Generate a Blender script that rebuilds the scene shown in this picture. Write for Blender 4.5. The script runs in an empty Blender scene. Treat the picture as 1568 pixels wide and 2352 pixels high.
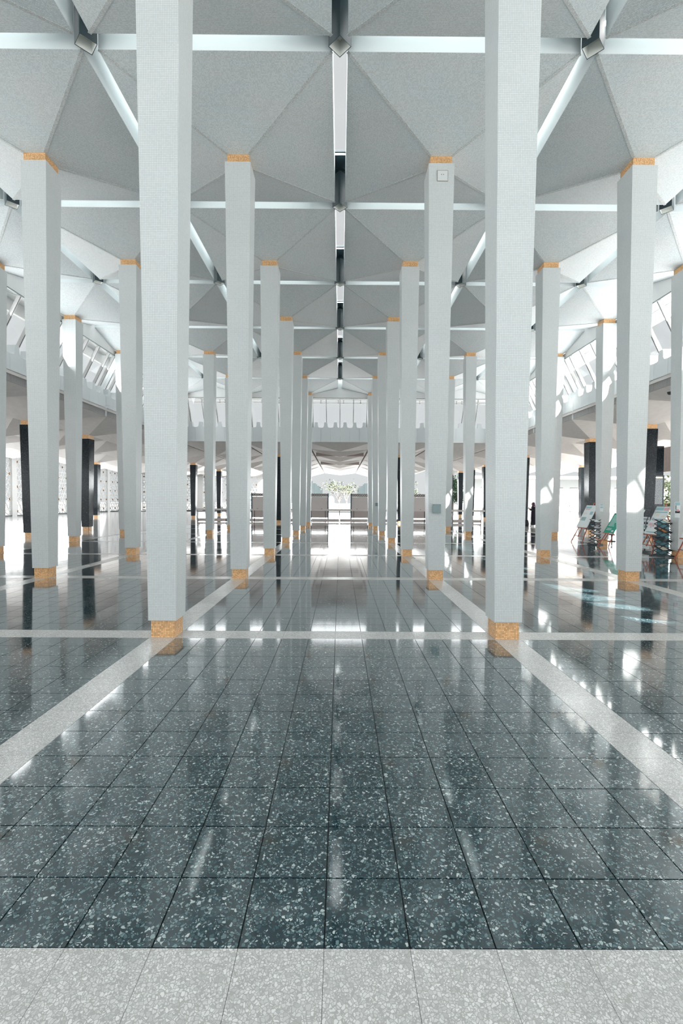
import bpy, bmesh, math, random
from mathutils import Vector, Matrix
random.seed(7)
scn = bpy.context.scene
COL = scn.collection

# ------------------------------------------------------------------ camera
def make_camera():
    yaw, pitch, roll = 0.00296, -0.02489, 0.00602
    cy, sy, cp, sp, cr, sr = math.cos(yaw), math.sin(yaw), math.cos(pitch), math.sin(pitch), math.cos(roll), math.sin(roll)
    fwd = Vector((sy*cp, cy*cp, sp)); right = Vector((cy, -sy, 0)); up = right.cross(fwd)
    r = cr*right + sr*up; u = -sr*right + cr*up
    cam = bpy.data.cameras.new('camera'); o = bpy.data.objects.new('camera', cam); COL.objects.link(o)
    m = Matrix((( r.x, u.x, -fwd.x, 0.04933), (r.y, u.y, -fwd.y, 0.0), (r.z, u.z, -fwd.z, 1.64313), (0, 0, 0, 1)))
    o.matrix_world = m
    cam.sensor_fit = 'HORIZONTAL'; cam.sensor_width = 24.0; cam.lens = 1058.885/1568*24
    cam.clip_start = 0.05; cam.clip_end = 600
    scn.camera = o
make_camera()

# ------------------------------------------------------------------ view, world, sun, area lights
scn.view_settings.view_transform = 'Standard'; scn.view_settings.look = 'None'
scn.view_settings.gamma = 1.0; scn.view_settings.use_curve_mapping = False
scn.view_settings.exposure = 0.0
c = scn.cycles
c.max_bounces = 8; c.diffuse_bounces = 5; c.glossy_bounces = 4; c.transmission_bounces = 4; c.transparent_max_bounces = 12
c.sample_clamp_indirect = 6.0; c.caustics_reflective = False; c.caustics_refractive = False; c.use_denoising = True

SKY = (0.70, 0.725, 0.735)
w = bpy.data.worlds.new('sky'); scn.world = w; w.use_nodes = True
bg = w.node_tree.nodes['Background']; bg.inputs[0].default_value = (*SKY, 1); bg.inputs[1].default_value = 1.0

def sun(name, d, strength, angle, col=(1, 1, 1)):
    l = bpy.data.lights.new(name, 'SUN'); l.energy = strength; l.angle = math.radians(angle); l.color = col
    o = bpy.data.objects.new(name, l); COL.objects.link(o)
    o.rotation_euler = Vector(d).to_track_quat('Z', 'Y').to_euler()
sun('sun', (0.954, -0.62, 1.0), 50.0, 0.7, (1.0, 0.97, 0.93))
sun('broad_fill_sun', (0.1, -0.15, 1.0), 4.0, 120, (0.93, 0.985, 1.0))  # added soft lamp that lifts the interior beyond what the sky gives

def area(name, loc, d, sx, sy, power, col=(0.95, 0.985, 1.0)):
    l = bpy.data.lights.new(name, 'AREA'); l.shape = 'RECTANGLE'; l.size = sx; l.size_y = sy; l.energy = power; l.color = col
    o = bpy.data.objects.new(name, l); COL.objects.link(o); o.location = loc
    o.rotation_euler = (-Vector(d)).to_track_quat('Z', 'Y').to_euler()
    return o
def area_xy(name, loc, xaxis, d, sx, sy, power, col=(0.95, 0.985, 1.0)):
    l = bpy.data.lights.new(name, 'AREA'); l.shape = 'RECTANGLE'; l.size = sx; l.size_y = sy; l.energy = power; l.color = col
    o = bpy.data.objects.new(name, l); COL.objects.link(o)
    z = -Vector(d).normalized(); x = Vector(xaxis).normalized(); y = z.cross(x)
    o.matrix_world = Matrix(((x.x, y.x, z.x, loc[0]), (x.y, y.y, z.y, loc[1]), (x.z, y.z, z.z, loc[2]), (0, 0, 0, 1)))
    return o
# added fill lamps standing in for daylight at the clerestories, galleries and both ends
for s in (-1, 1):
    area_xy('clerestory_fill', (s*10.58, 13.2, 7.2), (0, 1, 0), (-s, 0, 0.55), 33, 1.2, 720)
    area_xy('gallery_fill', (s*28.0, 24.0, 2.4), (0, 1, 0), (-s, 0, 0.35), 60, 4.2, 3700)
area_xy('far_clerestory_fill', (0, 30.53, 7.2), (1, 0, 0), (0, -1, 0.45), 20, 1.2, 170)
area_xy('far_opening_fill', (0, 66.0, 2.6), (1, 0, 0), (0, -1, 0.45), 40, 4.2, 9000)
area_xy('near_end_fill', (0, -9.5, 4.5), (1, 0, 0), (0, 1, 0.45), 24, 8.0, 1050)

# ------------------------------------------------------------------ helpers
def setp(o, label=None, cat=None, group=None, kind=None):
    if label: o['label'] = label
    if cat: o['category'] = cat
    if group: o['group'] = group
    if kind: o['kind'] = kind
    return o
def empty(name, loc=(0, 0, 0), rz=0.0, parent=None, **k):
    o = bpy.data.objects.new(name, None); COL.objects.link(o); o.location = loc; o.rotation_euler = (0, 0, rz)
    o.empty_display_size = 0.1
    if parent: o.parent = parent
    return setp(o, **k)
class MB:
    def __init__(s): s.v = []; s.f = []
    def hexa(s, p):      # p: 4 bottom (ccw from above) + 4 top
        n = len(s.v); s.v += [tuple(q) for q in p]
        s.f += [tuple(n+i for i in q) for q in ((0, 3, 2, 1), (4, 5, 6, 7), (0, 1, 5, 4), (1, 2, 6, 5), (2, 3, 7, 6), (3, 0, 4, 7))]
        return s
    def box(s, x0, x1, y0, y1, z0, z1):
        return s.hexa([(x0, y0, z0), (x1, y0, z0), (x1, y1, z0), (x0, y1, z0), (x0, y0, z1), (x1, y0, z1), (x1, y1, z1), (x0, y1, z1)])
    def frustum(s, h0, z0, h1, z1, cx=0, cy=0):
        return s.hexa([(cx-h0, cy-h0, z0), (cx+h0, cy-h0, z0), (cx+h0, cy+h0, z0), (cx-h0, cy+h0, z0), (cx-h1, cy-h1, z1), (cx+h1, cy-h1, z1), (cx+h1, cy+h1, z1), (cx-h1, cy+h1, z1)])
    def bar(s, a, b, wd, th, up=(0, 0, 1)):
        a = Vector(a); b = Vector(b); d = (b-a).normalized(); u = Vector(up)
        if abs(d.dot(u)) > 0.98: u = Vector((1, 0, 0))
        x = d.cross(u).normalized()*wd/2; y = x.cross(d).normalized()*th/2
        return s.hexa([a-x-y, a+x-y, a+x+y, a-x+y, b-x-y, b+x-y, b+x+y, b-x+y])
    def tube(s, pts, rad, n=8, cap=True):
        pts = [Vector(p) for p in pts]; rs = rad if isinstance(rad, (list, tuple)) else [rad]*len(pts)
        base = len(s.v)
        prev = None
        for i, p in enumerate(pts):
            d = (pts[min(i+1, len(pts)-1)]-pts[max(i-1, 0)]).normalized()
            if prev is None:
                u = Vector((0, 0, 1)) if abs(d.z) < 0.9 else Vector((1, 0, 0))
                x = d.cross(u).normalized()
            else:
                x = (prev - d*prev.dot(d)).normalized()
            prev = x; y = d.cross(x)
            for k in range(n):
                a = 2*math.pi*k/n; s.v.append(tuple(p+(x*math.cos(a)+y*math.sin(a))*rs[i]))
        for i in range(len(pts)-1):
            for k in range(n):
                q = base+i*n; k2 = (k+1) % n
                s.f.append((q+k, q+k2, q+n+k2, q+n+k))
        if cap:
            s.f.append(tuple(base+k for k in range(n))[::-1]); s.f.append(tuple(base+(len(pts)-1)*n+k for k in range(n)))
        return s
    def rings(s, rings):   # list of (cx,cy,z,rx,ry[,rot])
        n = 16; base = len(s.v)
        for (cx, cy, z, rx, ry) in rings:
            for k in range(n):
                a = 2*math.pi*k/n; s.v.append((cx+rx*math.cos(a), cy+ry*math.sin(a), z))
        for i in range(len(rings)-1):
            for k in range(n):
                k2 = (k+1) % n; q = base+i*n; s.f.append((q+k, q+k2, q+n+k2, q+n+k))
        s.f.append(tuple(base+k for k in range(n))[::-1]); s.f.append(tuple(base+(len(rings)-1)*n+k for k in range(n)))
        return s
    def prism(s, poly, f0, f1):   # poly list of 2-tuples ; f0,f1 map (a,b)->xyz for the two faces
        n = len(poly); b = len(s.v)
        s.v += [tuple(f0(*p)) for p in poly] + [tuple(f1(*p)) for p in poly]
        s.f.append(tuple(range(b, b+n))); s.f.append(tuple(range(b+n, b+2*n))[::-1])
        for i in range(n):
            j = (i+1) % n; s.f.append((b+i, b+n+i, b+n+j, b+j))
        return s
    def mesh(s, name, mat, smooth=False, fix=True):
        m = bpy.data.meshes.new(name); m.from_pydata(s.v, [], s.f); m.validate()
        if fix:
            bm = bmesh.new(); bm.from_mesh(m); bmesh.ops.recalc_face_normals(bm, faces=bm.faces); bm.to_mesh(m); bm.free()
        if smooth:
            for p in m.polygons: p.use_smooth = True
        if mat: m.materials.append(mat)
        return m
    def build(s, name, mat, parent=None, loc=(0, 0, 0), smooth=False, fix=True, **k):
        return obj(name, s.mesh(name, mat, smooth, fix), parent, loc, **k)
def obj(name, mesh, parent=None, loc=(0, 0, 0), rot=None, **k):
    o = bpy.data.objects.new(name, mesh); COL.objects.link(o); o.location = loc
    if rot: o.rotation_euler = rot
    if parent: o.parent = parent
    return setp(o, **k)
def copy_tree(o, parent=None):
    q = o.copy(); COL.objects.link(q); q.parent = parent
    for ch in list(o.children): copy_tree(ch, q)
    return q
ORD = ['first', 'second', 'third', 'fourth', 'fifth', 'sixth', 'seventh', 'eighth', 'ninth', 'tenth', 'eleventh', 'twelfth', 'thirteenth']

# ------------------------------------------------------------------ materials
def newmat(name):
    m = bpy.data.materials.new(name); m.use_nodes = True
    nt = m.node_tree; nt.nodes.clear()
    out = nt.nodes.new('ShaderNodeOutputMaterial'); p = nt.nodes.new('ShaderNodeBsdfPrincipled')
    nt.links.new(p.outputs[0], out.inputs[0])
    return m, nt, p, out
def N(nt, t, **k):
    n = nt.nodes.new(t)
    for a, b in k.items(): setattr(n, a, b)
    return n
def plug(nt, sock, val):
    if hasattr(val, 'is_output') or isinstance(val, bpy.types.NodeSocket): nt.links.new(val, sock)
    else: sock.default_value = val
def math_(nt, op, a, b=0.0, cc=0.0, clamp=False):
    n = N(nt, 'ShaderNodeMath', operation=op, use_clamp=clamp)
    plug(nt, n.inputs[0], a); plug(nt, n.inputs[1], b); plug(nt, n.inputs[2], cc); return n.outputs[0]
def mix(nt, f, a, b):
    n = N(nt, 'ShaderNodeMix', data_type='RGBA'); plug(nt, n.inputs[0], f)
    plug(nt, n.inputs[6], a if isinstance(a, bpy.types.NodeSocket) else (*a, 1)); plug(nt, n.inputs[7], b if isinstance(b, bpy.types.NodeSocket) else (*b, 1)); return n.outputs[2]
def ramp(nt, f, stops):
    n = N(nt, 'ShaderNodeValToRGB'); el = n.color_ramp.elements
    while len(el) < len(stops): el.new(0.5)
    for e, (p, col) in zip(el, stops): e.position = p; e.color = (*col, 1) if len(col) == 3 else col
    nt.links.new(f, n.inputs[0]); return n.outputs[0]
def objco(nt, rnd=False):
    tc = N(nt, 'ShaderNodeTexCoord').outputs['Object']
    if not rnd: return tc
    oi = N(nt, 'ShaderNodeObjectInfo').outputs['Random']
    v = N(nt, 'ShaderNodeVectorMath', operation='ADD'); cb = N(nt, 'ShaderNodeCombineXYZ')
    nt.links.new(math_(nt, 'MULTIPLY', oi, 97.0), cb.inputs[0]); nt.links.new(math_(nt, 'MULTIPLY', oi, 53.0), cb.inputs[1])
    nt.links.new(tc, v.inputs[0]); nt.links.new(cb.outputs[0], v.inputs[1]); return v.outputs[0]
def plain(name, col, rough=0.6, metal=0.0, spec=0.5, noise=0.0, nscale=3.0, emit=None):
    m, nt, p, out = newmat(name)
    p.inputs['Roughness'].default_value = rough; p.inputs['Metallic'].default_value = metal
    p.inputs['Specular IOR Level'].default_value = spec
    if noise > 0:
        n = N(nt, 'ShaderNodeTexNoise'); n.inputs['Scale'].default_value = nscale; n.inputs['Detail'].default_value = 4
        nt.links.new(objco(nt), n.inputs['Vector'])
        a = tuple(min(1, x*(1+noise)) for x in col); b = tuple(x*(1-noise) for x in col)
        nt.links.new(mix(nt, n.outputs[0], b, a), p.inputs['Base Color'])
    else: p.inputs['Base Color'].default_value = (*col, 1)
    if emit: p.inputs['Emission Color'].default_value = (*emit[0], 1); p.inputs['Emission Strength'].default_value = emit[1]
    return m
def mosaic(name, base, line, pitch=0.02, lw=0.12, var=0.06, rough=0.45, warm=0.0, ceiling=False, bump=0.0, metal=0.0):
    """square tesserae on faces of any of the main directions"""
    m, nt, p, out = newmat(name)
    tc = objco(nt); sp = N(nt, 'ShaderNodeSeparateXYZ'); nt.links.new(tc, sp.inputs[0])
    nn = N(nt, 'ShaderNodeTexCoord').outputs['Normal']; sn = N(nt, 'ShaderNodeSeparateXYZ'); nt.links.new(nn, sn.inputs[0])
    inv = 1.0/pitch
    def line_of(ax):
        t = math_(nt, 'FRACT', math_(nt, 'MULTIPLY', sp.outputs[ax], inv))
        t = math_(nt, 'ABSOLUTE', math_(nt, 'SUBTRACT', t, 0.5))
        l = math_(nt, 'GREATER_THAN', t, 0.5-lw/2)
        facing = math_(nt, 'LESS_THAN', math_(nt, 'ABSOLUTE', sn.outputs[ax]), 0.7)
        return math_(nt, 'MULTIPLY', l, facing)
    L = math_(nt, 'MAXIMUM', math_(nt, 'MAXIMUM', line_of(0), line_of(1)), line_of(2))
    if ceiling: L = math_(nt, 'MAXIMUM', line_of(0), line_of(1))
    sc = N(nt, 'ShaderNodeVectorMath', operation='SCALE'); nt.links.new(tc, sc.inputs[0]); sc.inputs['Scale'].default_value = inv
    fl = N(nt, 'ShaderNodeVectorMath', operation='FLOOR'); nt.links.new(sc.outputs[0], fl.inputs[0])
    wn = N(nt, 'ShaderNodeTexWhiteNoise'); nt.links.new(fl.outputs[0], wn.inputs['Vector'])
    a = tuple(min(1, x*(1+var)) for x in base); b = tuple(x*(1-var) for x in base)
    colr = mix(nt, wn.outputs[0], b, a)
    ns = N(nt, 'ShaderNodeTexNoise'); ns.inputs['Scale'].default_value = 1.3; ns.inputs['Detail'].default_value = 5; nt.links.new(tc, ns.inputs['Vector'])
    sh = ramp(nt, ns.outputs[0], [(0.35, (0.93-warm*0, 0.95, 0.95)), (0.65, (1.0, 1.0-warm, 1.0-warm*1.3))])
    mm = N(nt, 'ShaderNodeMix', data_type='RGBA', blend_type='MULTIPLY'); mm.inputs[0].default_value = 1
    nt.links.new(colr, mm.inputs[6]); nt.links.new(sh, mm.inputs[7])
    nt.links.new(mix(nt, L, mm.outputs[2], line), p.inputs['Base Color'])
    p.inputs['Roughness'].default_value = rough; p.inputs['Metallic'].default_value = metal
    return m
def terrazzo(name, stops, scale, rough, grout=None, rnd=True, spec=0.5, tint=0.06, coat=0.0):
    m, nt, p, out = newmat(name)
    v = objco(nt, rnd)
    nz = N(nt, 'ShaderNodeTexNoise'); nz.inputs['Scale'].default_value = scale*0.7; nz.inputs['Detail'].default_value = 1
    nt.links.new(v, nz.inputs['Vector'])
    ad = N(nt, 'ShaderNodeMix', data_type='VECTOR'); ad.inputs[0].default_value = 0.016
    nt.links.new(v, ad.inputs[4]); nt.links.new(nz.outputs['Color'], ad.inputs[5])
    vo = N(nt, 'ShaderNodeTexVoronoi', feature='F1'); vo.inputs['Scale'].default_value = scale; vo.inputs['Randomness'].default_value = 1
    nt.links.new(ad.outputs[1], vo.inputs['Vector'])
    sep = N(nt, 'ShaderNodeSeparateColor'); nt.links.new(vo.outputs['Color'], sep.inputs[0])
    col = ramp(nt, sep.outputs[0], stops)
    de = N(nt, 'ShaderNodeTexVoronoi', feature='DISTANCE_TO_EDGE'); de.inputs['Scale'].default_value = scale; nt.links.new(ad.outputs[1], de.inputs['Vector'])
    # fine second set of chips in the matrix
    v2 = N(nt, 'ShaderNodeTexVoronoi', feature='F1'); v2.inputs['Scale'].default_value = scale*2.3; nt.links.new(ad.outputs[1], v2.inputs['Vector'])
    s2 = N(nt, 'ShaderNodeSeparateColor'); nt.links.new(v2.outputs['Color'], s2.inputs[0])
    fine = ramp(nt, s2.outputs[1], stops)
    edge = math_(nt, 'LESS_THAN', de.outputs['Distance'], 0.10)
    pick = math_(nt, 'LESS_THAN', sep.outputs[2], 0.45)
    c1 = mix(nt, pick, col, fine)
    c2 = mix(nt, edge, c1, grout or stops[0][1])
    big = N(nt, 'ShaderNodeTexNoise'); big.inputs['Scale'].default_value = 2.2; big.inputs['Detail'].default_value = 3; nt.links.new(v, big.inputs['Vector'])
    tn = ramp(nt, big.outputs[0], [(0.3, (1-tint*2, 1-tint*2, 1-tint*2)), (0.7, (1, 1, 1))])
    mm = N(nt, 'ShaderNodeMix', data_type='RGBA', blend_type='MULTIPLY'); mm.inputs[0].default_value = 1
    nt.links.new(c2, mm.inputs[6]); nt.links.new(tn, mm.inputs[7]); nt.links.new(mm.outputs[2], p.inputs['Base Color'])
    p.inputs['Coat Weight'].default_value = coat; p.inputs['Coat IOR'].default_value = 1.65; p.inputs['Coat Roughness'].default_value = 0.06
    tc = N(nt, 'ShaderNodeNewGeometry').outputs['Position']
    rn = N(nt, 'ShaderNodeTexNoise'); rn.inputs['Scale'].default_value = 1.1; rn.inputs['Detail'].default_value = 5; nt.links.new(tc, rn.inputs['Vector'])
    rr = N(nt, 'ShaderNodeMapRange'); nt.links.new(rn.outputs[0], rr.inputs[0])
    rr.inputs[1].default_value = 0.3; rr.inputs[2].default_value = 0.7; rr.inputs[3].default_value = rough*0.6; rr.inputs[4].default_value = rough*1.5
    nt.links.new(rr.outputs[0], p.inputs['Roughness']); p.inputs['Specular IOR Level'].default_value = spec
    bn = N(nt, 'ShaderNodeTexNoise'); bn.inputs['Scale'].default_value = 3.0; bn.inputs['Detail'].default_value = 1; nt.links.new(tc, bn.inputs['Vector'])
    bp = N(nt, 'ShaderNodeBump'); bp.inputs['Strength'].default_value = 0.05; bp.inputs['Distance'].default_value = 0.02
    nt.links.new(bn.outputs[0], bp.inputs['Height']); nt.links.new(bp.outputs[0], p.inputs['Normal'])
    return m
def glass(name, tint, gloss=0.06):
    m, nt, p, out = newmat(name); nt.nodes.remove(p)
    t = N(nt, 'ShaderNodeBsdfTransparent'); t.inputs[0].default_value = (*tint, 1)
    g = N(nt, 'ShaderNodeBsdfGlossy'); g.inputs['Roughness'].default_value = 0.02
    lw = N(nt, 'ShaderNodeLayerWeight'); lw.inputs[0].default_value = 0.5
    fr = math_(nt, 'ADD', math_(nt, 'MULTIPLY', math_(nt, 'POWER', lw.outputs['Facing'], 5.0), 0.5), 0.03)
    mx = N(nt, 'ShaderNodeMixShader'); nt.links.new(fr, mx.inputs[0])
    nt.links.new(t.outputs[0], mx.inputs[1]); nt.links.new(g.outputs[0], mx.inputs[2]); nt.links.new(mx.outputs[0], out.inputs[0]); return m

M = {}
M['col'] = mosaic('white_mosaic', (0.625, 0.655, 0.66), (0.42, 0.415, 0.40), lw=0.13, var=0.04)
M['ceil'] = mosaic('grey_mosaic', (0.67, 0.725, 0.74), (0.40, 0.40, 0.395), lw=0.16, var=0.12, rough=0.6, warm=0.04, ceiling=True)
M['seam'] = mosaic('grey_mosaic_seam', (0.60, 0.63, 0.63), (0.37, 0.35, 0.34), lw=0.2, var=0.2, rough=0.6, ceiling=True)
M['gold'] = mosaic('gold_mosaic', (0.82, 0.48, 0.24), (0.42, 0.21, 0.09), lw=0.16, var=0.28, rough=0.35, metal=0.1)
M['dark'] = terrazzo('dark_green_terrazzo', [(0.0, (0.008, 0.028, 0.038)), (0.34, (0.014, 0.042, 0.054)), (0.56, (0.045, 0.092, 0.104)), (0.80, (0.12, 0.19, 0.20)), (0.95, (0.38, 0.45, 0.45)), (1.0, (0.50, 0.54, 0.53))], 72, 0.085, grout=(0.007, 0.024, 0.032), spec=0.5, coat=1.0)
M['light'] = terrazzo('pale_terrazzo', [(0.0, (0.40, 0.40, 0.39)), (0.25, (0.49, 0.49, 0.48)), (0.6, (0.57, 0.57, 0.56)), (1.0, (0.68, 0.68, 0.67))], 85, 0.19, grout=(0.38, 0.375, 0.36), spec=0.5, tint=0.04)
M['joint'] = plain('joint_filler', (0.012, 0.02, 0.024), 0.5)
M['marble'] = plain('polished_pale_marble', (0.60, 0.60, 0.59), 0.09, noise=0.06, nscale=0.8)
M['plaster'] = plain('white_plaster', (0.80, 0.81, 0.81), 0.8, noise=0.02)
M['plaster2'] = plain('white_painted_fascia', (0.72, 0.76, 0.77), 0.6)
M['parapet'] = plain('precast_white_concrete', (0.72, 0.75, 0.76), 0.7, noise=0.03, nscale=2)
M['concrete'] = plain('board_marked_concrete', (0.64, 0.61, 0.59), 0.85, noise=0.10, nscale=4)
M['concrete_dark'] = plain('warm_concrete', (0.40, 0.34, 0.31), 0.85, noise=0.12, nscale=5)
M['black'] = terrazzo('black_terrazzo', [(0.0, (0.008, 0.014, 0.02)), (0.7, (0.012, 0.02, 0.028)), (0.9, (0.05, 0.07, 0.075)), (1.0, (0.16, 0.19, 0.18))], 60, 0.16, grout=(0.008, 0.012, 0.018), spec=0.15)
M['grey_col'] = plain('distant_grey_column', (0.028, 0.042, 0.046), 0.7, noise=0.1)
M['metal_dark'] = plain('dark_bronze_metal', (0.012, 0.028, 0.036), 0.5)
M['metal_teal'] = plain('teal_metal', (0.03, 0.10, 0.13), 0.4, metal=0.2)
M['liner'] = plain('pale_reflector', (0.86, 0.87, 0.84), 0.4)
M['mull'] = plain('grey_aluminium', (0.50, 0.50, 0.50), 0.5)
M['rail'] = plain('dark_rail', (0.24, 0.27, 0.27), 0.45)
M['gasket'] = plain('black_gasket', (0.03, 0.03, 0.03), 0.6)
M['glass'] = glass('window_glass', (0.99, 1, 1))
M['sglass'] = glass('skylight_glass', (1, 1, 1))
M['ground'] = plain('pale_paving', (0.075, 0.078, 0.077), 0.85, noise=0.05, nscale=0.3)
M['lattice'] = plain('white_lattice', (0.82, 0.83, 0.83), 0.6)
M['stud'] = plain('bronze_stud', (0.30, 0.16, 0.08), 0.35, metal=0.6)
M['wood_red'] = plain('red_brown_wood', (0.40, 0.10, 0.05), 0.45, noise=0.15, nscale=20)
M['white'] = plain('white_board', (0.72, 0.76, 0.77), 0.5)
M['tan'] = plain('pale_tan_panel', (0.70, 0.65, 0.63), 0.6, noise=0.05)
M['tan_dark'] = plain('perforated_tan_panel', (0.56, 0.49, 0.47), 0.7, noise=0.1, nscale=20)
M['ink'] = plain('dark_ink', (0.03, 0.035, 0.04), 0.6)
M['cyan'] = plain('pale_cyan_print', (0.28, 0.48, 0.52), 0.5)
M['pink'] = plain('pink_print', (0.70, 0.38, 0.42), 0.5, noise=0.3, nscale=15)
M['green'] = plain('green_sign', (0.0, 0.30, 0.20), 0.5)
M['teal'] = plain('teal_board', (0.06, 0.22, 0.27), 0.5)
M['cream'] = plain('cream_paper', (0.75, 0.68, 0.56), 0.6)
M['orange'] = plain('orange_print', (0.75, 0.25, 0.07), 0.6)
M['plate'] = plain('grey_green_metal_plate', (0.20, 0.26, 0.27), 0.4, metal=0.2, noise=0.1, nscale=15)
M['cloth'] = plain('black_cloth', (0.012, 0.012, 0.022), 0.8)
M['purple'] = plain('dark_purple_cloth', (0.06, 0.02, 0.06), 0.8)
M['skin'] = plain('skin', (0.55, 0.32, 0.23), 0.6)
M['leaf'] = plain('leaf_green', (0.03, 0.085, 0.035), 0.6, noise=0.5, nscale=6)
M['leaf2'] = plain('olive_leaf', (0.075, 0.095, 0.045), 0.6, noise=0.4, nscale=6)
M['bark'] = plain('pale_bark', (0.30, 0.25, 0.22), 0.8)
M['flower'] = plain('coral_flower', (0.75, 0.22, 0.12), 0.6)
M['shutter'] = plain('pale_grey_shutter', (0.58, 0.56, 0.55), 0.7)
M['blue_dome'] = plain('pale_blue_tile', (0.45, 0.55, 0.57), 0.5)

# ------------------------------------------------------------------ grid constants
S = 4.1; YC = 5.595; HALF = 1.92; GAP = 0.13
ZCAP = 8.608; ZE = 9.03; ZT = 9.9
def cx(i): return i*S
def cyr(j): return YC+(j-1)*S

# ------------------------------------------------------------------ floor
STRIP = 0.31; TILE = (S-STRIP)/12
import bisect
def pix(x, y, z):
    m = scn.camera.matrix_world.inverted() @ Vector((x, y, z))
    if m.z > -0.05: return None
    return 784-1058.885*m.x/m.z, 1176+1058.885*m.y/m.z
def parea(x0, x1, y0, y1):
    q = [pix(x, y, 0) for x, y in ((x0, y0), (x1, y0), (x1, y1), (x0, y1))]
    if any(t is None for t in q): return 0
    if max(t[0] for t in q) < 0 or min(t[0] for t in q) > 1568 or min(t[1] for t in q) > 2352: return 0
    q = [(min(max(t[0], -200), 1768), min(max(t[1], 0), 2400)) for t in q]
    return abs(sum(q[k][0]*q[(k+1) % 4][1]-q[(k+1) % 4][0]*q[k][1] for k in range(4)))/2
dark, light = [], []
for j in range(-2, 8):
    for ix in range(-3, 3):
        X0 = ix*S + S/2   # strip centre line at (ix+.5)S
        Y0 = cyr(j)
        if ix < 2 and j < 7:
            for a in range(12):
                for b in range(12):
                    x0 = X0+STRIP/2+a*TILE; y0 = Y0+STRIP/2+b*TILE
                    dark.append((x0, x0+TILE, y0, y0+TILE))
        light.append((X0-STRIP/2, X0+STRIP/2, Y0-STRIP/2, Y0+STRIP/2))
        if j < 7:
            for b in range(12):
                y0 = Y0+STRIP/2+b*TILE; light.append((X0-STRIP/2, X0+STRIP/2, y0, y0+TILE))
        if ix < 2:
            for a in range(12):
                x0 = X0+STRIP/2+a*TILE; light.append((x0, x0+TILE, Y0-STRIP/2, Y0+STRIP/2))
def lay(parent, items, mat, name, g, top=0.0, h=0.02, tiltamt=0.0):
    items.sort(key=lambda t: -parea(*t))
    dims = {}
    for (x0, x1, y0, y1) in items[:300]:
        key = (round(x1-x0, 3), round(y1-y0, 3))
        if key not in dims:
            a, b = (x1-x0)/2-g/2, (y1-y0)/2-g/2; bv = 0.0012
            dims[key] = MB().hexa([(-a, -b, -h), (a, -b, -h), (a, b, -h), (-a, b, -h), (-a, -b, 0), (a, -b, 0), (a, b, 0), (-a, b, 0)]).mesh(name, mat)
        obj(name, dims[key], parent, ((x0+x1)/2, (y0+y1)/2, top), rot=(random.uniform(-1, 1)*tiltamt, random.uniform(-1, 1)*tiltamt, 0))
    mb = MB()
    for (x0, x1, y0, y1) in items[300:]: mb.box(x0+g/2, x1-g/2, y0+g/2, y1-g/2, top-h, top)
    mb.build(name+'_field', mat, parent, fix=False, kind='stuff')
floor = MB().box(-10.41, 10.41, cyr(-2)-0.2, cyr(7)+0.16, -0.30, -0.012).build('floor', M['joint'], kind='structure')
lay(floor, dark, M['dark'], 'tile', 0.006, tiltamt=0.0009)
strips = empty('trim_1', kind='structure')
lay(strips, light, M['light'], 'slab', 0.0016, top=0.0002, tiltamt=0.0004)

# gallery floor around the hall (pale polished marble) and the paving outside
def frame_floor(name, mat, xo, y0, y1, xi, yi, z0, z1):
    mb = MB(); mb.box(-xo, -xi, y0, y1, z0, z1); mb.box(xi, xo, y0, y1, z0, z1); mb.box(-xi, xi, yi, y1, z0, z1)
    return mb.build(name, mat, kind='structure')
frame_floor('floor_gallery', M['marble'], 29.9, -10.6, 62, 10.415, cyr(7)+0.165, -0.3, -0.001)
MB().box(-220, 220, -120, 320, -0.5, -0.305).build('ground', M['ground'], kind='structure')

# ------------------------------------------------------------------ hall columns
shaft_m = MB().frustum(0.1645, 0.208, 0.257, 8.437).mesh('shaft', M['col'])
base_m = MB().frustum(0.1408, 0.0, 0.1408, 0.208).mesh('base', M['gold'])
cap_m = MB().frustum(0.2166, 8.437, 0.2166, ZCAP+0.01).mesh('cap', M['gold'])
FROML = {-2.5: 'leftmost', -1.5: 'second from the left', -0.5: 'third from the left', 0.5: 'third from the right', 1.5: 'second from the right', 2.5: 'rightmost'}
for j in range(0, 8):
    for i in (-2.5, -1.5, -0.5, 0.5, 1.5, 2.5):
        if j == 0: row = 'beside the camera'
        elif j == 1: row = 'in the nearest row'
        elif j == 7: row = 'in the farthest row by the end windows'
        else: row = 'in the %s row from the camera' % ORD[j-1]
        t = empty('column', (cx(i), cyr(j), 0), label='tapered white mosaic column with gold foot and collar, %s %s' % (FROML[i], row),
                  cat='column', group='white mosaic columns of the hall')
        obj('base', base_m, t, label='gold mosaic foot'); obj('shaft', shaft_m, t); obj('cap', cap_m, t, label='gold mosaic collar')

# ------------------------------------------------------------------ ceiling: canopies, seams, skylight panes
ceiling = empty('ceiling', kind='structure')
def canopy_mesh(name, half, zc, ze, zt, mat, matside, capx=0.2166):
    v = []
    for h, z in ((capx, zc), (half, ze), (half, zt)):
        v += [(-h, -h, z), (h, -h, z), (h, h, z), (-h, h, z)]
    f = [(0, 3, 2, 1), (8, 9, 10, 11)]
    for k in range(4):
        k2 = (k+1) % 4; f.append((k, k2, 4+k2, 4+k)); f.append((4+k, 4+k2, 8+k2, 8+k))
    m = bpy.data.meshes.new(name); m.from_pydata(v, [], f)
    bm = bmesh.new(); bm.from_mesh(m); bmesh.ops.recalc_face_normals(bm, faces=bm.faces); bm.to_mesh(m); bm.free()
    m.materials.append(mat); m.materials.append(matside)
    for p in m.polygons:
        if abs(p.normal.z) < 0.05 or p.normal.z > 0.9: p.material_index = 1
    if 'gallery' in name:
        m.materials.append(M['concrete'])
        for p in m.polygons:
            if p.normal.z > 0.9: p.material_index = 2
    return m
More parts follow.
